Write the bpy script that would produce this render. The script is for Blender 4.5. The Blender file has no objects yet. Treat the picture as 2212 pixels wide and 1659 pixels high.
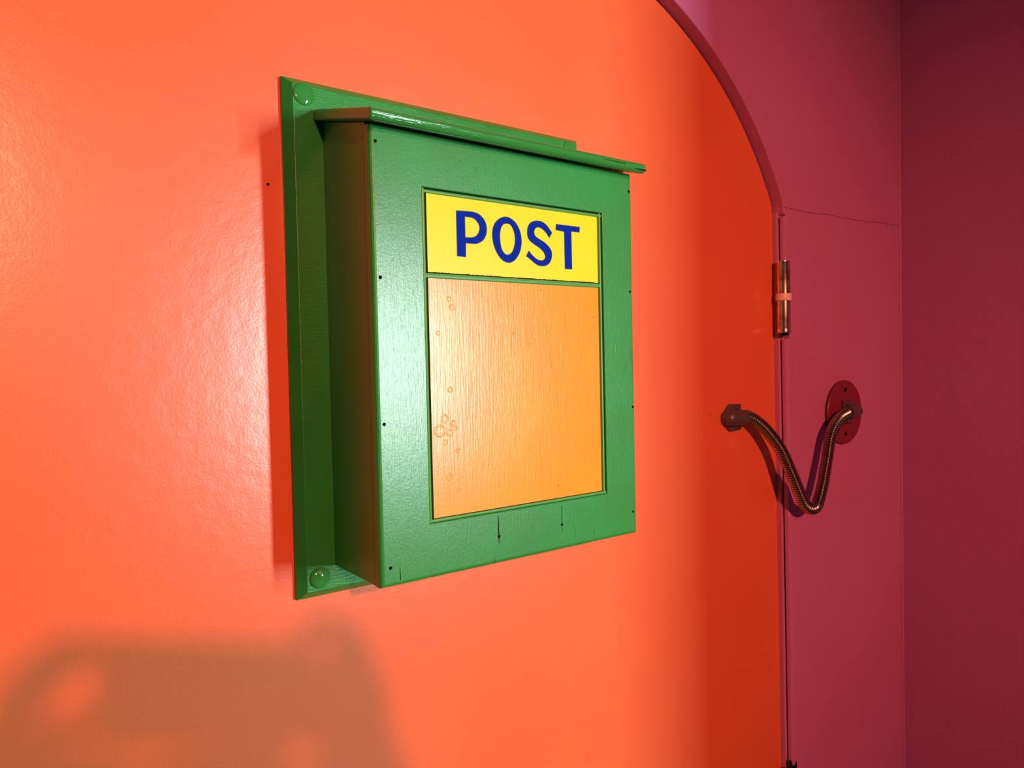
import bpy, bmesh, math, random
from mathutils import Vector, Matrix
from mathutils.geometry import tessellate_polygon
random.seed(7)
S = bpy.context.scene
C = S.collection

# ------------------------------------------------------------------ camera
F_PX = 1562.174
YAW, PITCH, ROLL = 0.63747, -0.02701, -0.02165
CAM = Vector((-0.25021, -0.71255, 0.2317))
cy, sy, cp, sp = math.cos(YAW), math.sin(YAW), math.cos(PITCH), math.sin(PITCH)
fwd = Vector((sy*cp, cy*cp, sp)); rgt0 = Vector((cy, -sy, 0)); up0 = rgt0.cross(fwd)
rgt = math.cos(ROLL)*rgt0 + math.sin(ROLL)*up0
upv = -math.sin(ROLL)*rgt0 + math.cos(ROLL)*up0
cam = bpy.data.cameras.new('camera'); cam_o = bpy.data.objects.new('camera', cam); C.objects.link(cam_o)
cam.sensor_fit = 'HORIZONTAL'; cam.sensor_width = 36.0; cam.lens = 36.0*F_PX/2212.0
cam.clip_start = 0.004; cam.clip_end = 50
m = Matrix((rgt, upv, -fwd)).transposed().to_4x4(); m.translation = CAM
cam_o.matrix_world = m
S.camera = cam_o

# ------------------------------------------------------------------ world, lights, exposure
W = bpy.data.worlds.new('world'); S.world = W; W.use_nodes = True
W.node_tree.nodes['Background'].inputs[0].default_value = (0.9, 0.5, 0.4, 1)
W.node_tree.nodes['Background'].inputs[1].default_value = 0.02
S.view_settings.view_transform = 'Standard'; S.view_settings.look = 'None'
S.view_settings.exposure = 0.0; S.view_settings.gamma = 1.0; S.view_settings.use_curve_mapping = False

def aim(o, target):
    o.rotation_euler = (Vector(target)-o.location).to_track_quat('-Z', 'Y').to_euler()
# upright white strip lamp in the side passage, round the corner of the right wall
L1 = bpy.data.lights.new('passage_strip_lamp', 'AREA'); L1.shape = 'RECTANGLE'; L1.size = 0.11; L1.size_y = 1.0
L1.energy = 101; L1.color = (0.89, 0.99, 1.0)
L1o = bpy.data.objects.new('passage_strip_lamp', L1); C.objects.link(L1o); L1o.location = (1.60, -3.26, 0.25); aim(L1o, (0.2, 0, 0.25))
# warm red-orange spotlight high behind the photographer
L2 = bpy.data.lights.new('warm_spot_lamp', 'SPOT'); L2.energy = 345; L2.color = (1.0, 0.25, 0.14)
L2.spot_size = math.radians(45); L2.spot_blend = 1.0; L2.shadow_soft_size = 0.06
L2o = bpy.data.objects.new('warm_spot_lamp', L2); C.objects.link(L2o); L2o.location = (-0.56, -3.0, 1.03); aim(L2o, (0.45, 0, 0.08))

# ------------------------------------------------------------------ material helpers
def mat(name, col, rough=0.45, metal=0.0, spec=0.5, bumps=(), mottle=None, specks=None, coat=0.0):
    """bumps: (scale xyz, noise scale, detail, distance); mottle: (scale xyz, noise scale, colour, lo, hi)"""
    M = bpy.data.materials.new(name); M.use_nodes = True
    N, K = M.node_tree.nodes, M.node_tree.links
    P = N['Principled BSDF']
    P.inputs['Base Color'].default_value = (*col, 1); P.inputs['Roughness'].default_value = rough
    P.inputs['Metallic'].default_value = metal; P.inputs['Specular IOR Level'].default_value = spec
    P.inputs['Coat Weight'].default_value = coat; P.inputs['Coat Roughness'].default_value = 0.25
    g = N.new('ShaderNodeNewGeometry')
    def noise(sc, ns, det=2.0, rgh=0.5):
        mp = N.new('ShaderNodeMapping'); mp.inputs['Scale'].default_value = sc; K.new(g.outputs['Position'], mp.inputs['Vector'])
        n = N.new('ShaderNodeTexNoise'); n.inputs['Scale'].default_value = ns; n.inputs['Detail'].default_value = det
        n.inputs['Roughness'].default_value = rgh; K.new(mp.outputs[0], n.inputs['Vector']); return n.outputs[0]
    last = None
    for sc, ns, det, dist in bumps:
        b = N.new('ShaderNodeBump'); b.inputs['Strength'].default_value = 1.0; b.inputs['Distance'].default_value = dist
        K.new(noise(sc, ns, det), b.inputs['Height'])
        if last: K.new(last, b.inputs['Normal'])
        last = b.outputs[0]
    if last: K.new(last, P.inputs['Normal'])
    colout = None
    for mt in (mottle or []):
        sc, ns, c2, lo, hi = mt
        r = N.new('ShaderNodeMapRange'); r.inputs['From Min'].default_value = lo; r.inputs['From Max'].default_value = hi
        K.new(noise(sc, ns, 3.0), r.inputs['Value'])
        x = N.new('ShaderNodeMix'); x.data_type = 'RGBA'; K.new(r.outputs[0], x.inputs[0])
        if colout is None: x.inputs[6].default_value = (*col, 1)
        else: K.new(colout, x.inputs[6])
        x.inputs[7].default_value = (*c2, 1); colout = x.outputs[2]
    if colout: K.new(colout, P.inputs['Base Color'])
    return M

U = (1, 1, 1)
ORANGE = (0.80, 0.164, 0.052)
PURPLE = (0.54, 0.19, 0.46)
GREEN = (0.020, 0.30, 0.048)
M_door = mat('orange_gloss_paint', ORANGE, 0.28, spec=0.85, bumps=[(U, 420, 2, 0.00010), (U, 60, 2, 0.00025)], mottle=[(U, 5, (0.83, 0.182, 0.060), .35, .7)])
M_wall = mat('purple_wall_paint', PURPLE, 0.6, bumps=[(U, 500, 3, 0.00045), (U, 25, 2, 0.0012)], mottle=[(U, 3.5, (0.53, 0.165, 0.39), .35, .7)])
M_rough = mat('purple_rough_plaster', PURPLE, 0.65, bumps=[(U, 420, 4, 0.0008)])
M_jamb = mat('purple_gloss_paint', (0.56, 0.20, 0.44), 0.35, bumps=[(U, 200, 2, 0.0003)])
M_green = mat('green_wood_paint', GREEN, 0.29, spec=0.58, bumps=[((1, 1, .07), 900, 3, 0.00012), (U, 520, 2, 0.00008)],
              mottle=[(U, 14, (0.026, 0.26, 0.036), .4, .65), ((1, 1, .10), 420, (0.012, 0.10, 0.02), .69, .75)])
M_plate = mat('green_plate_paint', GREEN, 0.32, spec=0.3, bumps=[((.07, 1, 1), 800, 3, 0.00025), (U, 300, 2, 0.00015)],
              mottle=[(U, 14, (0.02, 0.25, 0.035), .4, .65)])
M_lid = mat('green_lid_paint', (0.03, 0.27, 0.05), 0.15, bumps=[((.05, 1, 1), 600, 3, 0.00035)])
M_bead = mat('green_bead_paint', (0.07, 0.36, 0.075), 0.35)
M_yellow = mat('yellow_panel_paint', (1.0, 0.78, 0.008), 0.33, spec=0.22, bumps=[((1, 1, .06), 900, 3, 0.00013), (U, 350, 2, 0.0001)],
               mottle=[(U, 420, (0.75, 0.42, 0.02), .73, .78)])
M_amber = mat('amber_panel_paint', (0.96, 0.33, 0.010), 0.25, spec=0.42, bumps=[((1, 1, .06), 700, 3, 0.00013), (U, 350, 2, 0.00006)],
              mottle=[(U, 9, (0.94, 0.375, 0.012), .4, .65), ((1, 1, .35), 300, (0.36, 0.07, 0.010), .715, .735)])
M_blue = mat('blue_letter_paint', (0.001, 0.022, 0.37), 0.5, spec=0.03)
M_ink = mat('dark_blue_outline', (0.008, 0.01, 0.07), 0.5)
M_black = mat('black_void', (0.004, 0.003, 0.003), 0.9, spec=0.1)
M_crack_and_shade = mat('dark_crack_and_gap_shade', (0.01, 0.02, 0.008), 0.9, spec=0.1)  # cracks and chips, also the shade painted into the panel gaps
M_pcrack = mat('plaster_crack', (0.12, 0.03, 0.06), 0.9, spec=0.1)
M_bracket = mat('brown_bronze_casting', (0.13, 0.10, 0.115), 0.38, 0.35, bumps=[(U, 400, 2, 0.0003)])
M_hose = mat('brown_steel_conduit', (0.36, 0.29, 0.26), 0.25, 1.0)
M_screw = mat('steel_screw', (0.5, 0.45, 0.42), 0.25, 1.0)
M_disc = mat('crimson_disc_paint', (0.22, 0.018, 0.045), 0.4, bumps=[(U, 90, 2, 0.0003)])
M_hinge = mat('worn_brass_hinge', (0.74, 0.62, 0.58), 0.23, 1.0, bumps=[(U, 150, 3, 0.0001)], mottle=[(U, 60, (0.45, 0.26, 0.17), .48, .68)])
M_collar = mat('pink_nylon_collar', (0.92, 0.66, 0.66), 0.35)
M_leaf = mat('brown_painted_leaf', (0.30, 0.09, 0.05), 0.4)
M_floor = mat('dark_floor', (0.10, 0.06, 0.05), 0.5)
M_ceil = mat('ceiling_paint', (0.10, 0.05, 0.05), 0.8)
M_dark = mat('dark_room_paint', (0.07, 0.025, 0.04), 0.8)

# ------------------------------------------------------------------ mesh helpers
def link(name, me, parent=None, material=None, smooth=False):
    o = bpy.data.objects.new(name, me); C.objects.link(o)
    if parent is not None: o.parent = parent
    if material is not None and not me.materials: me.materials.append(material)
    if smooth:
        for p in me.polygons: p.use_smooth = True
    return o
def origin_of(parent):
    v = Vector((0, 0, 0))
    while parent is not None:
        v += parent.location; parent = parent.parent
    return v
def obj(name, bm, material, parent=None, smooth=False, origin=None, bevel=0.0, seg=2):
    """bm is in world coordinates; the object sits at origin (or on its parent's origin)"""
    bmesh.ops.remove_doubles(bm, verts=bm.verts, dist=1e-6)
    bmesh.ops.recalc_face_normals(bm, faces=bm.faces)
    base = origin_of(parent); loc = Vector(origin) if origin is not None else base
    bmesh.ops.translate(bm, verts=bm.verts, vec=-loc)
    me = bpy.data.meshes.new(name); bm.to_mesh(me); bm.free()
    o = link(name, me, parent, material, smooth); o.location = loc-base
    if smooth: me.set_sharp_from_angle(angle=math.radians(38))
    if bevel:
        b = o.modifiers.new('bevel', 'BEVEL'); b.width = bevel; b.segments = seg; b.limit_method = 'ANGLE'; b.angle_limit = math.radians(40)
        b.harden_normals = False
    return o
def tag(o, label, cat=None, group=None, kind=None):
    if label: o['label'] = label
    if cat: o['category'] = cat
    if group: o['group'] = group
    if kind: o['kind'] = kind
    return o
def empty(name, loc):
    o = bpy.data.objects.new(name, None); C.objects.link(o); o.location = loc; o.empty_display_size = .05; return o
def box(bm, x0, x1, y0, y1, z0, z1):
    v = [bm.verts.new((x, y, z)) for x in (x0, x1) for y in (y0, y1) for z in (z0, z1)]
    for f in ((0, 1, 3, 2), (4, 6, 7, 5), (0, 4, 5, 1), (2, 3, 7, 6), (0, 2, 6, 4), (1, 5, 7, 3)): bm.faces.new([v[i] for i in f])
    return v
def prism(loops, y0, y1):
    """xz outlines (first outer, others holes) extruded between y0 and y1"""
    bm = bmesh.new(); vs = []
    if len(loops) == 1:
        bm.faces.new([bm.verts.new((x, y0, z)) for x, z in loops[0]])
    else:
        for lp in loops: vs += [bm.verts.new((x, y0, z)) for x, z in lp]
        for t in tessellate_polygon([[Vector((x, z, 0)) for x, z in lp] for lp in loops]): bm.faces.new([vs[i] for i in t])
    faces = list(bm.faces)
    r = bmesh.ops.extrude_face_region(bm, geom=faces)
    bmesh.ops.translate(bm, verts=[g for g in r['geom'] if isinstance(g, bmesh.types.BMVert)], vec=(0, y1-y0, 0))
    return bm
def lathe(bm, prof, axis_pt, axis, n=24, close=False):
    """prof: (radius, distance along axis)"""
    a = Vector(axis).normalized(); t = Vector((0, 0, 1)) if abs(a.z) < .9 else Vector((1, 0, 0))
    u = a.cross(t).normalized(); w = a.cross(u); P0 = Vector(axis_pt); rings = []
    for r, d in prof:
        if r < 1e-7: rings.append([bm.verts.new(P0+a*d)])
        else: rings.append([bm.verts.new(P0+a*d+u*r*math.cos(2*math.pi*i/n)+w*r*math.sin(2*math.pi*i/n)) for i in range(n)])
    for A, B in zip(rings, rings[1:]):
        for i in range(n):
            j = (i+1) % n
            if len(A) == 1 and len(B) == 1: continue
            if len(A) == 1: bm.faces.new((A[0], B[i], B[j]))
            elif len(B) == 1: bm.faces.new((A[i], B[0], A[j]))
            else: bm.faces.new((A[i], B[i], B[j], A[j]))
def tube(bm, pts, rad, n=14, cap=True):
    rings = []; prev = None
    for i, p in enumerate(pts):
        d = (pts[min(i+1, len(pts)-1)]-pts[max(i-1, 0)]).normalized()
        u = (Vector((0, 1, 0)) if prev is None else prev); u = (u-d*u.dot(d)).normalized(); prev = u; w = d.cross(u)
        r = rad(i) if callable(rad) else rad
        rings.append([bm.verts.new(p+u*r*math.cos(2*math.pi*k/n)+w*r*math.sin(2*math.pi*k/n)) for k in range(n)])
    for A, B in zip(rings, rings[1:]):
        for k in range(n): bm.faces.new((A[k], A[(k+1) % n], B[(k+1) % n], B[k]))
    if cap: bm.faces.new(rings[0]); bm.faces.new(rings[-1])
def catmull(P, steps):
    P = [Vector(p) for p in P]; out = []
    for i in range(len(P)-1):
        a, b, c, d = P[max(i-1, 0)], P[i], P[i+1], P[min(i+2, len(P)-1)]
        for k in range(steps):
            t = k/steps
            out.append(.5*((2*b)+(c-a)*t+(2*a-5*b+4*c-d)*t*t+(3*b-a-3*c+d)*t**3))
    out.append(P[-1]); return out
def resample(pts, step):
    out = [pts[0]]; acc = 0.0
    for a, b in zip(pts, pts[1:]):
        L = (b-a).length
        while acc+L >= step:
            t = (step-acc)/L; a = a.lerp(b, t); out.append(a.copy()); L = (b-a).length; acc = 0.0
        acc += L
    return out

# ------------------------------------------------------------------ the setting
FLOOR, CEIL, XR, XL, YB, REC = -1.25, 1.35, 1.2215, -1.9, -4.4, 0.020
ACX, ACZ, AR = 0.3458, 0.2591, 0.5296          # visible part of the arch
XM = 0.17                                       # middle of the arch
def arch(grow, zs, bottom, xs_top, xs_bot):
    """arched outline, right springing at zs, straight sides down to bottom"""
    R = AR+grow
    pts = [(xs_bot, bottom), (xs_top, zs)]
    a0 = math.asin(max(-1, min(1, (zs-ACZ)/R)))
    n = 48
    right = [(ACX+R*math.cos(a0+(math.pi/2-a0)*i/n), ACZ+R*math.sin(a0+(math.pi/2-a0)*i/n)) for i in range(n+1)]
    right = [(min(x, xs_top) if i == 0 else x, z) for i, (x, z) in enumerate(right)]
    pts = [(xs_bot, bottom)] + right
    left = [(2*XM-x, z) for x, z in reversed(right)] + [(2*XM-xs_bot, bottom)]
    return pts+left
# back wall (purple) with the arched opening
hole = arch(0.0025, 0.4815, FLOOR+.004, 0.8268, 0.8415)
def edge_x(z): return 0.8268+(0.4815-z)/(0.4815-FLOOR)*(0.8415-0.8268)
notch = [(edge_x(FLOOR)+.008, FLOOR+.004)]
for za, zb in ((-0.592, -0.458), (0.262, 0.396)):
    notch += [(edge_x(za)+.008, za), (edge_x(za)+.0115, za+.002), (edge_x(zb)+.0115, zb-.004), (edge_x(zb)+.008, zb)]
notch += [(edge_x(.462)+.008, .462), (edge_x(.468)+.006, .468), (edge_x(.471)+.001, .471)]
hole = notch+hole[1:]
wall = obj('wall_back', prism([[(XL, FLOOR), (XR, FLOOR), (XR, CEIL), (XL, CEIL)], hole], -REC, 0.12), M_wall, bevel=0.0035, seg=3)
tag(wall, 'purple painted wall around the arched orange door', kind='structure')
bm = bmesh.new(); box(bm, XR, XR+.12, -2.09, 0.12, FLOOR, CEIL)
wr = tag(obj('wall_right', bm, M_wall), 'dark purple side wall at the right edge', kind='structure')
bm = bmesh.new(); lathe(bm, [(0.0027, 0), (0.0027, CEIL-FLOOR)], (XR-.0004, -REC-.0004, FLOOR), (0, 0, 1), 10)
obj('corner_bead', bm, M_wall, wr, smooth=True)
bm = bmesh.new(); box(bm, XL-.12, XL, YB, .12, FLOOR, CEIL); tag(obj('wall_left', bm, M_dark), 'purple wall left of the door, out of view', kind='structure')
bm = bmesh.new(); box(bm, XL-.12, 3.12, YB-.12, YB, FLOOR, CEIL); tag(obj('wall_front', bm, M_dark), 'purple wall behind the viewer', kind='structure')
bm = bmesh.new(); box(bm, 3.0, 3.12, YB, -1.97, FLOOR, CEIL); tag(obj('wall_passage', bm, M_dark), 'end wall of the side passage', kind='structure')
bm = bmesh.new(); box(bm, XR+.12, 3.0, -2.09, -1.97, FLOOR, CEIL); tag(obj('wall_side', bm, M_dark), 'return wall of the side passage', kind='structure')
bm = bmesh.new(); box(bm, XL-.12, 3.12, YB-.12, .3, FLOOR-.1, FLOOR); tag(obj('floor', bm, M_floor), 'dark floor below the door, out of view', kind='structure')
bm = bmesh.new(); box(bm, XL-.12, 3.12, YB-.12, .3, CEIL, CEIL+.1); tag(obj('ceiling', bm, M_ceil), 'ceiling above the door, out of view', kind='structure')
# fine crack running across the purple wall
cr = [(0.828, .4811), (0.8565, .4806), (0.891, .4805), (0.9265, .4804), (0.9634, .4826), (1.0094, .4825), (1.0574, .4824), (1.1076, .4857), (1.1601, .4874), (1.2207, .4879)]
fine = []
for (xa, za), (xb, zb) in zip(cr, cr[1:]):
    for k in range(5):
        t = k/5; fine.append((xa+(xb-xa)*t, za+(zb-za)*t+random.uniform(-.0011, .0011)))
fine.append(cr[-1])
bm = bmesh.new(); rows = []
for i, (x, z) in enumerate(fine):
    h = .00042*(.35+.65*abs(math.sin(i*1.7)))
    rows.append([bm.verts.new((x, y, z+s*h)) for y, s in ((-REC-.0003, 1), (-REC-.0003, -1), (-REC+.002, -1), (-REC+.002, 1))])
for A, B in zip(rows, rows[1:]):
    for k in range(4): bm.faces.new((A[k], A[(k+1) % 4], B[(k+1) % 4], B[k]))
tag(obj('crack', bm, M_pcrack, wall), 'fine dark crack in the purple plaster')
# carved channel edge beside the door: rough plaster bull-nose strip below the arch
def zx(z, off): return edge_x(z)+off
def strip(bm, off0, off1, y0, y1, z0, z1):
    v = []
    for z in (z0, z1):
        v.append([bm.verts.new((zx(z, a), y, z)) for a, y in ((off0, y0), (off1, y0), (off1, y1), (off0, y1))])
    for k in range(4): bm.faces.new((v[0][k], v[0][(k+1) % 4], v[1][(k+1) % 4], v[1][k]))
    bm.faces.new(v[0]); bm.faces.new(v[1])
bm = bmesh.new(); strip(bm, -.0022, .016, -.0085, .05, FLOOR, .4745)
tag(obj('trim_1', bm, M_jamb, bevel=.0015), 'narrow glossy purple jamb strip beside the orange door edge', kind='structure')
bm = bmesh.new()
for z0, z1 in ((FLOOR, -.592), (-.458, .264), (.394, .466)):
    rows = []; n = max(2, int((z1-z0)/.006))
    for i in range(n+1):
        z = z0+(z1-z0)*i/n; row = []
        j = random.uniform(-.0004, .0004)
        for ox, oy in ((.012, -.0198), (.0045, -.0204), (.0018, -.0196), (.0006, -.0178), (.0004, -.0125), (.0022, -.0106), (.010, -.0104)):
            row.append(bm.verts.new((zx(z, ox)+j, oy+(j*.5 if oy > -.0195 else 0), z)))
        rows.append(row)
    for A, B in zip(rows, rows[1:]):
        for k in range(6): bm.faces.new((A[k], A[k+1], B[k+1], B[k]))
    bm.faces.new(rows[0]); bm.faces.new(rows[-1])
obj('plaster_edge', bm, M_rough, wall, smooth=True)
# black cap painted as the shade of a plaster hole at the channel foot
bm = prism([[(.8290, -.4440), (.8312, -.4475), (.8345, -.4545), (.8375, -.4565), (.8410, -.4545), (.8450, -.4500), (.8462, -.4600), (.8440, -.4750), (.8300, -.4750)]], -REC-.0006, -REC+.003)
tag(obj('plaster_hole_shade', bm, M_black, wall), 'small black cap painted as the shade inside a broken plaster hole')

# the orange door
door = obj('door_1', prism([arch(0.0, 0.4815, FLOOR+.008, 0.8248, 0.8395)], 0.0, 0.045), M_door, bevel=.0015)
tag(door, 'large arched orange gloss-painted door', kind='structure')

# hinges (parts of the door)
def hinge(z0):
    ax, ay = edge_x(z0)-.0038, -.0195; R = .0107
    bm = bmesh.new(); lathe(bm, [(0, 0), (.0075, 0), (.0075, .122), (0, .122)], (ax, ay, z0-.0035), (0, 0, 1), 16)
    h = obj('hinge', bm, M_black, door, origin=(ax, ay, z0))
    bm = bmesh.new(); lathe(bm, [(.0070, .0), (R*.98, 0), (R*1.03, .0016), (R*1.03, .0045), (R*.985, .0055), (R*.985, .0075), (R, .0085), (R, .0530), (.007, .0530)], (ax, ay, z0), (0, 0, 1), 28)
    tag(obj('barrel', bm, M_hinge, h, smooth=True), 'worn brown metal hinge barrel')
    bm = bmesh.new(); lathe(bm, [(.007, .0655), (R*.99, .0655), (R*.99, .1160), (R*1.02, .1168), (R*1.0, .1185), (R*.6, .119), (.0, .119)], (ax, ay, z0), (0, 0, 1), 28)
    tag(obj('barrel', bm, M_hinge, h, smooth=True), 'worn brown metal hinge barrel')
    bm = bmesh.new(); lathe(bm, [(.0074, .0534), (R*1.16, .0534), (R*1.19, .0545), (R*1.19, .0642), (R*1.16, .0652), (.0074, .0652)], (ax, ay, z0), (0, 0, 1), 28)
    tag(obj('collar', bm, M_collar, h, smooth=True), 'pale pink collar ring around the hinge')
    bm = bmesh.new()                       # upper leaf folds from the barrel back onto the door edge
    v = [bm.verts.new(p) for z in (z0+.0655, z0+.116) for p in ((ax-.0095, ay+.004, z), (ax-.0005, -.0005, z), (ax+.0035, -.0005, z), (ax-.004, ay+.004, z))]
    for f in ((0, 1, 2, 3), (4, 5, 6, 7), (0, 1, 5, 4), (1, 2, 6, 5), (2, 3, 7, 6), (3, 0, 4, 7)): bm.faces.new([v[i] for i in f])
    obj('leaf', bm, M_leaf, h, bevel=.0006)
    bm = bmesh.new(); box(bm, ax-.0010, ax+.0020, ay+.004, -.0005, z0+.002, z0+.053); obj('leaf', bm, M_leaf, h)
hinge(0.2735); hinge(-0.580)
for (x, z, r) in ((-.0145, .413, .0016), (.655, .147, .0012)):
    bm = bmesh.new(); lathe(bm, [(0, -.0004), (r, -.0004), (r*.8, .001), (0, .001)], (x, 0, z), (0, 1, 0), 7)
    tag(obj('paint_chip', bm, M_crack_and_shade if r > .0014 else M_leaf, door), 'tiny dark chip in the orange paint')

# ------------------------------------------------------------------ post box
D = 0.12015
PW, PH, PT = 0.3865, 0.52, 0.014
post = tag(empty('post_box', (PW/2, 0, 0)), 'green wooden wall post box with yellow and orange front panels, mounted on the door', 'post box')
bm = bmesh.new()
def rect(y, i): return [bm.verts.new((x, y, z)) for x, z in ((i, i), (PW-i, i), (PW-i, PH-i), (i, PH-i))]
R0, R1, R2, R3 = rect(0, .0), rect(-.0045, 0), rect(-PT+.001, .0072), rect(-PT, .0082)
for A, B in ((R0, R1), (R1, R2), (R2, R3)):
    for k in range(4): bm.faces.new((A[k], A[(k+1) % 4], B[(k+1) % 4], B[k]))
bm.faces.new(R0); bm.faces.new(R3)
plate = obj('back_plate', bm, M_plate, post, bevel=.0006)
M_bolt = mat('green_bolt_paint', (0.03, 0.29, 0.05), 0.09, bumps=[(U, 120, 2, 0.00025)])
for x, z, h, r in ((.0190, .5030, .0020, .0110), (.0212, .0212, .0042, .0108), (.3655, .5040, .0016, .0095), (.3660, .0212, .0040, .0105)):
    bm = bmesh.new(); prof = [(r, 0)]+[(r*math.cos(t), .0006+h*math.sin(t)) for t in [math.pi/2*i/7 for i in range(7)]]+[(0, .0006+h)]
    lathe(bm, prof, (x, -PT+.0002, z), (0, -1, 0), 28)
    o = obj('bolt', bm, M_bolt, plate, smooth=True); o['label'] = 'domed bolt head painted green'
# body boards
X0, X1, ZB = 0.0366, 0.3669, 0.0312
YF = -D+.011                       # back of the front board
def ztop(y): return 0.4790+(0.4445-0.4790)*((-y-PT)/(.140-PT))
def side(x0, x1):
    bm = bmesh.new(); v = []
    for x in (x0, x1): v.append([bm.verts.new((x, y, z)) for y, z in ((-PT, ZB), (YF, ZB), (YF, ztop(YF)-.0003), (-PT, ztop(-PT)-.0003))])
    for k in range(4): bm.faces.new((v[0][k], v[0][(k+1) % 4], v[1][(k+1) % 4], v[1][k]))
    bm.faces.new(v[0]); bm.faces.new(v[1]); return bm
obj('side_board', side(X0+.0012, X0+.0132), M_green, post, bevel=.0006)
obj('side_board', side(X1-.0132, X1-.0012), M_green, post, bevel=.0006)
bm = bmesh.new(); box(bm, X0+.0132, X1-.0132, YF, -PT, ZB, ZB+.012); obj('bottom_board', bm, M_green, post)
# front board with its opening
OX0, OX1, OZ0, OZ1 = 0.0892, 0.3192, 0.0832, 0.3990
ZT = ztop(-D)-.0005
bm = prism([[(X0, ZB), (X1, ZB), (X1, ZT), (X0, ZT)], [(OX0, OZ0), (OX1, OZ0), (OX1, OZ1), (OX0, OZ1)]], -D, YF)
def rim(v): return min(abs(v.co.x-X0), abs(v.co.x-X1)) < 1e-5 or min(abs(v.co.z-ZB), abs(v.co.z-ZT)) < 1e-5
bm.edges.ensure_lookup_table()
rim_edges = [e for e in bm.edges if all(abs(v.co.y+D) < 1e-5 and rim(v) for v in e.verts) and (abs(e.verts[0].co.x-e.verts[1].co.x) < 1e-6 or abs(e.verts[0].co.z-e.verts[1].co.z) < 1e-6)]
bmesh.ops.bevel(bm, geom=rim_edges, offset=.0042, segments=4, profile=.5, affect='EDGES')
front = obj('front_frame', bm, M_green, post, bevel=.0009, seg=2)
# sloping lid with a rounded nose
LX0, LX1, LY = 0.0280, 0.3690, -0.1405
bm = bmesh.new(); sl = []
th = 0.0108; nseg = 8
ang = math.atan2(.0345, .126)
dirv = Vector((0, -math.cos(ang), -math.sin(ang))); nrm = Vector((0, -math.sin(ang), math.cos(ang)))
Lb = Vector((0, -PT, ztop(-PT))); Ln = (-LY-PT)/math.cos(ang)
prof = [Lb, Lb+dirv*(Ln-.0050)]
cen = Lb+dirv*(Ln-.0050)+nrm*(th/2)
for i in range(1, nseg): a = -math.pi/2+math.pi*i/nseg; prof.append(cen+dirv*(.0050*math.cos(a))+nrm*(th/2*math.sin(a)))
prof += [Lb+dirv*(Ln-.0050)+nrm*th, Lb+nrm*th]
for x in (LX0, LX1): sl.append([bm.verts.new((x, p.y, p.z)) for p in prof])
n = len(prof)
for k in range(n): bm.faces.new((sl[0][k], sl[0][(k+1) % n], sl[1][(k+1) % n], sl[1][k]))
bm.faces.new(sl[0]); bm.faces.new(sl[1])
lid = obj('lid', bm, M_lid, post, bevel=.0022, seg=3)
for a, b, w, q in ((.350, .3685, .0007, .7), (.300, .335, .00035, .97)):   # splits in the nose of the lid
    bm = bmesh.new(); v = []
    aa = -math.pi/2+math.pi*q*.62
    for x, s in ((a, .2), (a+(b-a)*.6, 1), (b, 1)):
        p = cen+dirv*(.0050*math.cos(aa)+.0003)+nrm*((th/2+.0003)*math.sin(aa))
        v.append([bm.verts.new((x, p.y+dy, p.z+dz*s)) for dy, dz in ((0, w), (0, -w), (.003, -w), (.003, w))])
    for A, B in zip(v, v[1:]):
        for k in range(4): bm.faces.new((A[k], A[(k+1) % 4], B[(k+1) % 4], B[k]))
    bm.faces.new(v[0]); bm.faces.new(v[-1]); obj('split', bm, M_crack_and_shade, lid)
# inset painted panels
YP = -0.1165
def panel(x0, x1, z0, z1):
    bm = bmesh.new(); box(bm, x0, x1, YP, YF+.002, z0, z1); return bm
yel = tag(obj('name_panel', panel(OX0-.001, OX1+.001, .3175, OZ1+.001), M_yellow, post), 'bright yellow panel lettered in blue')
amb = tag(obj('lower_panel', panel(OX0-.001, OX1+.001, OZ0-.001, .3175), M_amber, post), 'plain orange lower panel')
# bead mouldings round and between the panels
def bead(a, b, wdt=.0030, out=-.1192):
    """a,b = (x,z) ends of the centre line"""
    bm = bmesh.new(); A, B = Vector((a[0], 0, a[1])), Vector((b[0], 0, b[1])); d = (B-A).normalized(); s = Vector((d.z, 0, -d.x)); rows = []
    pf = [(-wdt/2, YP+.001), (-wdt/2, out+.0011), (-wdt*.33, out+.0003), (0, out), (wdt*.33, out+.0003), (wdt/2, out+.0011), (wdt/2, YP+.001)]
    for P in (A, B): rows.append([bm.verts.new(P+s*u+Vector((0, y, 0))) for u, y in pf])
    for k in range(len(pf)): bm.faces.new((rows[0][k], rows[0][(k+1) % len(pf)], rows[1][(k+1) % len(pf)], rows[1][k]))
    bm.faces.new(rows[0]); bm.faces.new(rows[1]); obj('bead_moulding', bm, M_bead, post)
g = .0029
g2 = .0016
bead((OX0+g2, OZ0+.0003), (OX0+g2, OZ1-.0006)); bead((OX1-g, OZ0+.0006), (OX1-g, OZ1-.0006))
bead((OX0+.0006, OZ1-g), (OX1-.0006, OZ1-g)); bead((OX0+.0003, OZ0+g2), (OX1-.0006, OZ0+g2))
bead((OX0+g2, .3172), (OX1-g, .3179), .0044, -.1190)
def gap(x0, x1, z0, z1, jag=0):  # dark strip painted in as the shade of a gap beside the beads
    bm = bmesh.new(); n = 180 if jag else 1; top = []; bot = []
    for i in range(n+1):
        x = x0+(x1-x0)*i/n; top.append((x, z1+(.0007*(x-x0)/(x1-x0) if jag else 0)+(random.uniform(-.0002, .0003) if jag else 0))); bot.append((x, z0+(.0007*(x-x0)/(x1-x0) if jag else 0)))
    obj('gap_shade', prism([bot+top[::-1]], YP-.00025, YP+.0003), M_crack_and_shade, post)
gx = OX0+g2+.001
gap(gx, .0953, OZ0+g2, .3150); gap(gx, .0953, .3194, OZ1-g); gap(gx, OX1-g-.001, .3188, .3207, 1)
gap(gx, OX1-g-.001, OZ0+g2+.001, OZ0+g2+.0020)
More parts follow.
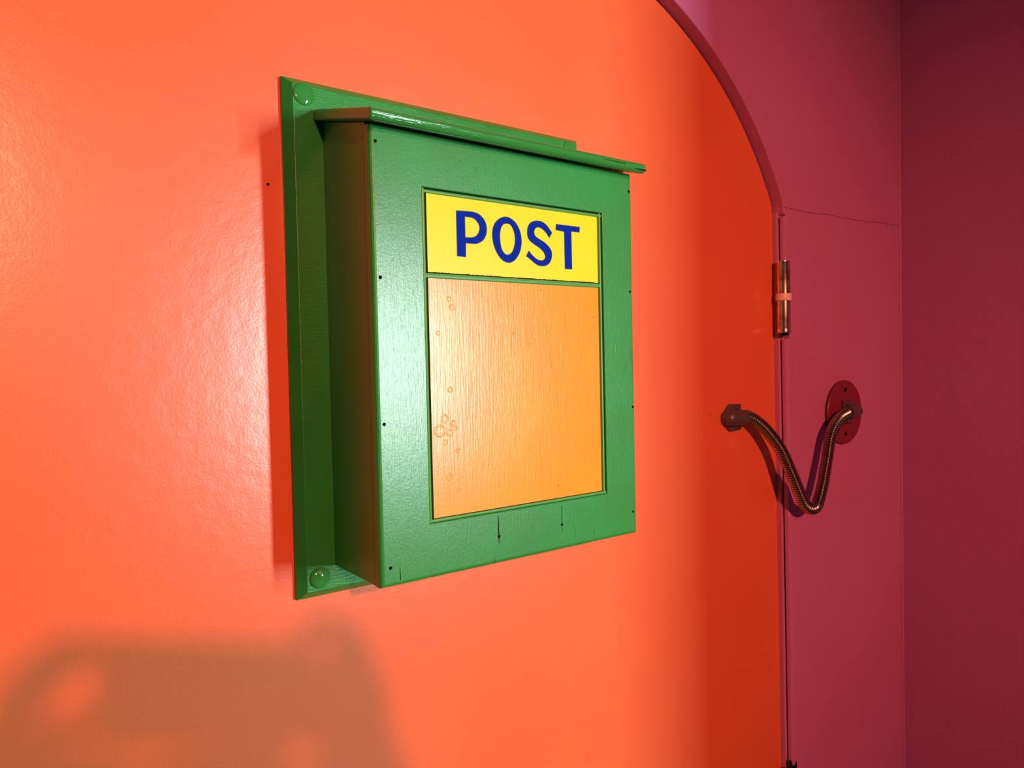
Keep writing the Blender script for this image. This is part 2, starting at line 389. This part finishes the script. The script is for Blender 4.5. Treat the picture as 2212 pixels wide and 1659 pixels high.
gap(OX1-.0016, OX1+.0002, OZ0, OZ1); gap(OX0, OX1, OZ1-.0016, OZ1+.0002)
# lettering
LET = {
 'P': ([(.1294,.3825),(.1437,.3833),(.1501,.3832),(.1565,.3817),(.1617,.3779),(.1648,.3729),(.1656,.3675),(.1645,.3615),(.1611,.3563),(.1564,.3532),(.1505,.3514),(.1403,.3513),(.1399,.3377),(.1294,.3379)],
       [(.1398,.3771),(.1474,.377),(.1518,.3753),(.1552,.3719),(.1564,.3683),(.1554,.3639),(.1527,.3604),(.1481,.3582),(.1398,.3575)]),
 'O': ([(.1879,.3825),(.1941,.3821),(.2003,.3791),(.2051,.374),(.2082,.367),(.2092,.3592),(.208,.3513),(.205,.3449),(.1999,.3389),(.1943,.336),(.1901,.3357),(.1847,.3373),(.1791,.3419),(.1748,.3487),(.1723,.3561),(.1717,.3637),(.1727,.3693),(.1755,.375),(.1811,.3799)],
       [(.1898,.3753),(.1946,.3747),(.198,.3705),(.1999,.3651),(.2002,.3585),(.1989,.3528),(.196,.347),(.191,.3442),(.1869,.3452),(.1836,.3494),(.182,.3559),(.1817,.3624),(.1828,.3691),(.1857,.3738)]),
 'S': ([(.2507,.3718),(.2464,.3655),(.242,.3706),(.2369,.3742),(.2318,.3755),(.2281,.3743),(.2262,.3709),(.2271,.367),(.2307,.3645),(.238,.3616),(.2446,.3576),(.2486,.3533),(.2498,.3487),(.2488,.3434),(.2457,.3386),(.2396,.3354),(.2307,.3353),(.2242,.3383),(.2185,.3419),(.2142,.3442),(.2184,.3506),(.2215,.3472),(.2265,.3436),(.2309,.3416),(.236,.3415),(.2393,.3433),(.2399,.3463),(.2377,.3501),(.2327,.3538),(.2254,.3572),(.219,.3612),(.2167,.3655),(.2165,.3711),(.2179,.3758),(.2217,.3801),(.2283,.3825),(.2364,.3824),(.2437,.3788)],),
 'T': ([(.256,.3817),(.2905,.3818),(.2898,.3755),(.2779,.3753),(.2781,.3342),(.2674,.3339),(.2672,.3741),(.2554,.375)],),
}
KS = (-CAM.y+YP)/(-CAM.y-.1145)
LET = {k: tuple([(CAM.x+(x-CAM.x)*KS, CAM.z+(z-CAM.z)*KS) for x, z in l] for l in v) for k, v in LET.items()}
def inset(lp, d):
    n = len(lp); area = sum(lp[i][0]*lp[(i+1) % n][1]-lp[(i+1) % n][0]*lp[i][1] for i in range(n)); s = 1 if area > 0 else -1; out = []
    for i in range(n):
        a, b, c = Vector(lp[i-1]), Vector(lp[i]), Vector(lp[(i+1) % n])
        e1 = (b-a).normalized(); e2 = (c-b).normalized(); n1 = Vector((-e1.y, e1.x))*s; n2 = Vector((-e2.y, e2.x))*s
        k = 1+n1.dot(n2); out.append(tuple(b+(n1+n2)*(d/max(k, .35))))
    return out
def smooth(lp, steps=4):
    n = len(lp); pts = [Vector(p) for p in lp]; out = []
    def sharp(i):
        a, b, c = pts[i-1], pts[i], pts[(i+1) % n]; return (b-a).angle(c-b) > math.radians(52)
    for i in range(n):
        b, c = pts[i], pts[(i+1) % n]
        straight = (sharp(i) or sharp((i+1) % n)) and (c-b).length > .009
        a = b-(c-b) if sharp(i) else pts[i-1]; d = c+(c-b) if sharp((i+1) % n) else pts[(i+2) % n]
        for k in range(1 if straight else steps):
            t = k/steps; out.append(tuple(.5*((2*b)+(c-a)*t+(2*a-5*b+4*c-d)*t*t+(3*b-a-3*c+d)*t**3)))
    return out
LET = {k: (v if k == 'T' else tuple(smooth(l) for l in v)) for k, v in LET.items()}
for ch, loops in LET.items():
    o = obj('letter', prism([list(l) for l in loops], YP-.0002, YP+.0005), M_ink, yel); o['label'] = 'dark outlined blue letter '+ch
    ins = [inset(l, .0007 if i == 0 else -.0007) for i, l in enumerate(loops)]
    f = prism(ins, YP-.00032, YP-.0001)
    bmesh.ops.recalc_face_normals(f, faces=f.faces)
    bmesh.ops.translate(f, verts=f.verts, vec=-origin_of(yel))
    me0 = o.data; b0 = bmesh.new(); b0.from_mesh(me0); k0 = len(b0.faces)
    tmp = bpy.data.meshes.new('t'); f.to_mesh(tmp); f.free(); b0.from_mesh(tmp); b0.faces.ensure_lookup_table()
    for fc in b0.faces[k0:]: fc.material_index = 1
    b0.to_mesh(me0); b0.free(); me0.materials.append(M_blue); bpy.data.meshes.remove(tmp)
# nail holes and splits in the front board
nail_me = None
for x, z, r in ((.0426, .4336, .0021), (.0441, .3124, .0024), (.0441, .1801, .0022), (.0468, .0491, .0022), (.3621, .4282, .0022), (.3612, .3130, .0019), (.3628, .1792, .0021), (.3603, .0572, .0019), (.1681, .0585, .0023), (.2515, .0582, .0020)):
    if nail_me is None:
        bm = bmesh.new(); lathe(bm, [(0, 0), (.55, .00), (1, .04), (1.05, .0)], (0, 0, 0), (0, -1, 0), 9)
        for v in bm.verts: v.co.x *= random.uniform(.75, 1.1); v.co.z *= random.uniform(.85, 1.25)
        nail_me = bpy.data.meshes.new('nail_hole'); bm.to_mesh(nail_me); bm.free(); nail_me.materials.append(M_black)
    o = link('nail_hole', nail_me, front); o.location = Vector((x, -D-.0001, z))-origin_of(front); o.scale = (r*.74, r, r*.74); o.rotation_euler = (0, random.uniform(0, 6), 0)
def sliver(bm, pts, y):
    rows = [[bm.verts.new((x+s*w, yy, z)) for yy, s in ((y, 1), (y, -1), (y+.002, -1), (y+.002, 1))] for x, z, w in pts]
    for A, B in zip(rows, rows[1:]):
        for k in range(4): bm.faces.new((A[k], A[(k+1) % 4], B[(k+1) % 4], B[k]))
    bm.faces.new(rows[0]); bm.faces.new(rows[-1])
for pts in ([(.1674, .0795, .0004), (.1679, .0730, .00055), (.1676, .0660, .0007), (.1681, .0590, .0006), (.1678, .0515, .0003)],
            [(.2512, .0790, .00025), (.2515, .0700, .0003), (.2513, .0600, .0004), (.2516, .0520, .0002)],
            [(.0562, .0480, .0002), (.0564, .0400, .0004), (.0563, .0360, .0004)]):
    bm = bmesh.new(); sliver(bm, pts, -D-.00015); obj('split', bm, M_crack_and_shade, front)
# raised paint rings on the orange panel
ring_bm = bmesh.new(); prof = [(1.0+.28*math.cos(t), .28*math.sin(t)) for t in [2*math.pi*i/6 for i in range(7)]]
lathe(ring_bm, prof, (0, 0, 0), (0, -1, 0), 14); bmesh.ops.remove_doubles(ring_bm, verts=ring_bm.verts, dist=1e-4)
ring_me = bpy.data.meshes.new('paint_ring'); ring_bm.to_mesh(ring_me); ring_bm.free(); ring_me.materials.append(M_amber)
for p in ring_me.polygons: p.use_smooth = True
RINGS = [(.118,.296,.0022),(.121,.288,.0026),(.105,.263,.0018),(.117,.2085,.0024),(.110,.181,.0036),(.119,.176,.0026),(.104,.170,.0052),(.1155,.167,.0030),(.122,.171,.0018),(.110,.158,.0022),(.124,.149,.0020),(.1135,.1245,.0028),(.124,.110,.0016),(.195,.263,.0018),(.2155,.252,.0016),(.2455,.230,.0020),(.212,.142,.0018),(.2075,.214,.0016),(.117,.174,.0018),(.1085,.1665,.0016)]
for x, z, r in RINGS:
    o = link('paint_ring', ring_me, amb); o.location = Vector((x, YP+.00002, z))-origin_of(amb); o.scale = (r, .0010, r); o.rotation_euler = (0, random.uniform(0, 6), 0)

# ------------------------------------------------------------------ conduit loop between door and wall
cond = tag(empty('cable_conduit', (.7135, 0, .142)), 'brown flexible metal cable loop drooping from orange door to purple wall', 'cable conduit')
CP = [(.716, -.0165, .1418), (.7318, -.021, .1385), (.757, -.029, .119), (.783, -.038, .086), (.800, -.0455, .0475), (.8150, -.051, .0120), (.8265, -.0535, -.0080), (.8435, -.0555, -.0150), (.8610, -.0545, -.0080), (.8790, -.0528, .0200), (.8985, -.0500, .0610), (.9170, -.0475, .1020), (.9470, -.0445, .1245), (.9790, -.0415, .1335)]
path = resample(catmull(CP, 24), .0010)
bm = bmesh.new(); PITCHN = 4
tube(bm, path, lambda i: (.0100, .0094, .0077, .0092)[i % PITCHN], 16)
tag(obj('hose', bm, M_hose, cond, smooth=True), 'ribbed brown metal hose')
def bracket(ox, oy, oz, flip, back=.0215, rr=.0122):
    """flange flat on a surface facing -y, domed boss with its mouth towards +x (flip=1) or -x"""
    f = flip
    lp = [(-.032, -.006), (-.032, .006), (-.012, .0215), (.0145, .0205), (.0150, -.0205), (-.012, -.0220)]
    lp = [(ox+f*x, oz+z) for x, z in lp]
    b = obj('end_bracket', prism([lp], oy, oy-.0055), M_bracket, cond, bevel=.0018, seg=2)
    bm = bmesh.new(); prof = []
    for i in range(8): t = math.pi/2*i/7; prof.append((rr*math.sin(t), -rr*math.cos(t)*1.0))
    prof += [(rr, .022), (rr*.98, back+.0125), (rr*.9, back+.0185), (.0, back+.0185)]
    lathe(bm, prof, (ox-f*back, oy-.0105, oz), (f*1, -.14, 0), 22)
    obj('boss', bm, M_bracket, b, smooth=True)
    for dz in (.0148, -.0152):
        bm = bmesh.new(); lathe(bm, [(.0050, .0), (.0048, -.0002), (.0036, .0014), (.0, .0014)], (ox+f*.0035, oy-.0056, oz+dz), (0, 1, 0), 14); obj('screw_recess', bm, M_black, b)
        bm = bmesh.new(); lathe(bm, [(.0034, .0), (.0030, .0008), (.0, .0012)], (ox+f*.0035, oy-.0056, oz+dz-.0008), (0, -1, 0), 12); obj('screw', bm, M_screw, b, smooth=True)
bracket(.7125, -.0002, .1405, 1)
DC = (1.0005, .1335)
bracket(1.0030, -REC-.0066, .1345, -1, .0150, .0112)
disc = empty('cover_plate', (DC[0], -REC, DC[1])); tag(disc, 'round crimson cover plate on the purple wall behind the cable end', 'cover plate')
bm = bmesh.new(); lathe(bm, [(0, .0025), (.0565, .0025), (.0572, .0032), (.0572, .0060), (.0566, .0066), (0, .0066)], (DC[0], -REC, DC[1]), (0, -1, 0), 64)
obj('disc', bm, M_disc, disc)
bm = bmesh.new(); lathe(bm, [(.050, 0), (.050, .0026)], (DC[0], -REC, DC[1]), (0, -1, 0), 32); obj('backing', bm, M_black, disc)
for dz in (.0400, -.0390):
    bm = bmesh.new(); lathe(bm, [(.0036, .0000), (.0040, .0003), (.0020, .0004), (0, .0001)], (DC[0]+.001, -REC-.0066, DC[1]+dz), (0, -1, 0), 12)
    tag(obj('screw', bm, M_black, disc), 'small dark screw')

# ------------------------------------------------------------------ photographer standing behind the camera (casts the soft shadow at lower left)
def skin_mesh(name, verts, edges, radii, root=0, sub=1):
    me = bpy.data.meshes.new(name); me.from_pydata(verts, edges, []); o = bpy.data.objects.new(name, me); C.objects.link(o)
    sk = o.modifiers.new('skin', 'SKIN'); sk.use_smooth_shade = True; sk.branch_smoothing = .6
    for i, v in enumerate(me.skin_vertices[0].data):
        v.radius = radii[i] if isinstance(radii[i], tuple) else (radii[i], radii[i]); v.use_root = (i == root)
    sb = o.modifiers.new('sub', 'SUBSURF'); sb.levels = sub; sb.render_levels = sub
    return o
Vv, Ee, Rr = [], [], []
fh, rh = Vector((sy, cy, 0)), Vector((cy, -sy, 0))          # facing direction and its right hand side
BASE = Vector((CAM.x, CAM.y, 0))-fh*.50
def P(a, b, z): return BASE+fh*a+rh*b+Vector((0, 0, z))     # forward, right, height
def V(p, r, par=None):
    Vv.append(tuple(p)); Rr.append(r); i = len(Vv)-1
    if par is not None: Ee.append((par, i))
    return i
H = FLOOR
pel = V(P(-.04, 0, H+.95), (.16, .12)); sp1 = V(P(-.05, 0, H+1.12), (.14, .11), pel); sp2 = V(P(-.05, 0, H+1.30), (.15, .12), sp1)
nk = V(P(-.03, 0, H+1.44), .06, sp2); hd0 = V(P(.0, 0, H+1.53), .075, nk); hd1 = V(P(.01, 0, H+1.60), .092, hd0); hd2 = V(P(.0, 0, H+1.67), .07, hd1)
for s in (-1, 1):
    hp = V(P(-.04, s*.10, H+.90), .095, pel); kn = V(P(-.01, s*.11, H+.50), .065, hp); an = V(P(-.06, s*.12, H+.08), .042, kn); to = V(P(.10, s*.13, H+.035), .035, an)
def arm(s, elbow, wrist, palm, rp):
    sh = V(P(-.05, s*.18, H+1.36), .062, sp2); el = V(elbow, .045, sh); w1 = V(Vector(elbow).lerp(Vector(wrist), .6), .040, el); wr_ = V(wrist, .031, w1); return V(palm, rp, wr_)
# phone: lens sits at the camera
PH_C = CAM - fwd*.0062 + rgt*.066 - upv*.024
ra, ua = rgt, upv
def Q(r, u, f=0): return PH_C + ra*r + ua*u + fwd*f
pr = arm(1, P(.10, .36, H+1.06), Q(.172, -.105, -.034), Q(.130, -.034, -.014), (.040, .022))
pu = V(Q(.118, .014, -.006), (.040, .016), pr); V(Q(.086, .034, -.014), .022, pu); ph_ = V(Q(.086, -.082, -.022), .034, pr); V(Q(.052, -.086, -.024), .026, ph_); V(Q(.060, -.048, -.022), .022, ph_)
pl = arm(-1, P(.12, -.30, H+1.06), Q(-.125, -.135, -.034), Q(-.110, -.050, -.016), (.044, .024))
pm = V(Q(-.045, -.072, -.014), (.044, .018), pl)
def finger(root, pts, r0=.0095, r1=.0075):
    i = root; n = len(pts)
    for k, p in enumerate(pts): i = V(p, r0+(r1-r0)*k/(n-1), i)
# right hand: knuckles past the end of the phone, forefinger over the top edge, thumb behind
finger(pu, [Q(.114, .038, .002), Q(.094, .050, .004), Q(.066, .048, -.002)], .0125, .0085)
finger(pr, [Q(.112, -.006, .012), Q(.090, .000, .018), Q(.064, -.002, .018)])
finger(pr, [Q(.112, -.030, .012), Q(.090, -.022, .018), Q(.062, -.022, .018)])
finger(pr, [Q(.108, -.058, .008), Q(.086, -.046, .016), Q(.062, -.044, .016)], .0085, .0065)
finger(pr, [Q(.100, -.026, -.020), Q(.074, -.010, -.020), Q(.058, .008, -.018)], .0115, .0085)
# left hand: cradles the phone from below, forefinger arched round the end and leaving a gap
finger(pl, [Q(-.138, -.028, -.006), Q(-.130, -.004, -.002), Q(-.112, .019, .002), Q(-.084, .035, -.004)], .0200, .0130)
finger(pm, [Q(-.016, -.056, .004), Q(.020, -.054, .010), Q(.058, -.054, .008)], .016, .012)
finger(pm, [Q(-.010, -.074, .002), Q(.028, -.074, .008), Q(.070, -.072, .006)], .016, .013)
finger(pm, [Q(-.014, -.094, -.004), Q(.022, -.094, .002), Q(.056, -.090, .004)], .014, .011)
finger(pl, [Q(-.104, -.022, -.024), Q(-.088, -.012, -.022), Q(-.066, -.006, -.017)], .0150, .0085)
M_cloth = mat('dark_clothing', (.05, .05, .06), .85, bumps=[(U, 300, 2, .0005)])
M_skin = mat('skin', (.55, .30, .21), .5)
M_hair = mat('dark_hair', (.03, .02, .015), .6)
raw = skin_mesh('person_raw', Vv, Ee, Rr, pel, 1)
dg = bpy.context.evaluated_depsgraph_get(); me = bpy.data.meshes.new_from_object(raw.evaluated_get(dg)); bpy.data.objects.remove(raw)
hw = [Vector(Vv[pr]), Vector(Vv[pl]), Vector(Vv[hd1])]
me.materials.clear()
for mm in (M_cloth, M_skin): me.materials.append(mm)
for p in me.polygons:
    p.use_smooth = True
    c = p.center
    p.material_index = 1 if ((c-hw[0]).length < .105 or (c-hw[1]).length < .105 or (c-hw[2]).length < .15) else 0
ploc = Vector((BASE.x, BASE.y, FLOOR)); me.transform(Matrix.Translation(-ploc)); me.name = 'person'
person = link('person', me); person.location = ploc
tag(person, 'person in dark clothes taking the picture, seen only as the soft shadow at lower left', 'person')
bm = bmesh.new(); bmesh.ops.create_uvsphere(bm, u_segments=20, v_segments=12, radius=.105)
hc = Vector(Vv[hd1])
for v in list(bm.verts):
    v.co = Vector((v.co.x, v.co.y, v.co.z*1.15))+hc+Vector((0, 0, .02))-fh*.018
kill = [v for v in bm.verts if (v.co-hc).dot(fh) > .045 and v.co.z < hc.z+.055 or v.co.z < hc.z-.06]
bmesh.ops.delete(bm, geom=kill, context='VERTS'); obj('hair', bm, M_hair, person, smooth=True)
bm = bmesh.new()
for du in (0, 1): pass
v = box(bm, -.082, .082, -.0385, .0385, -.0042, .0042)
T = Matrix((ra, ua, -fwd)).transposed()
for q in v: q.co = PH_C + T @ q.co
ph = empty('phone', PH_C); tag(ph, 'dark phone held by the person taking the picture', 'phone')
M_phone = mat('phone_black', (.02, .02, .022), .25); M_glass = mat('phone_glass', (.01, .01, .012), .08)
obj('case', bm, M_phone, ph, bevel=.003, seg=3)
bm = bmesh.new(); v = box(bm, -.077, .077, -.0345, .0345, .0042, .0046)
for q in v: q.co = PH_C + T @ q.co
obj('screen', bm, M_glass, ph)
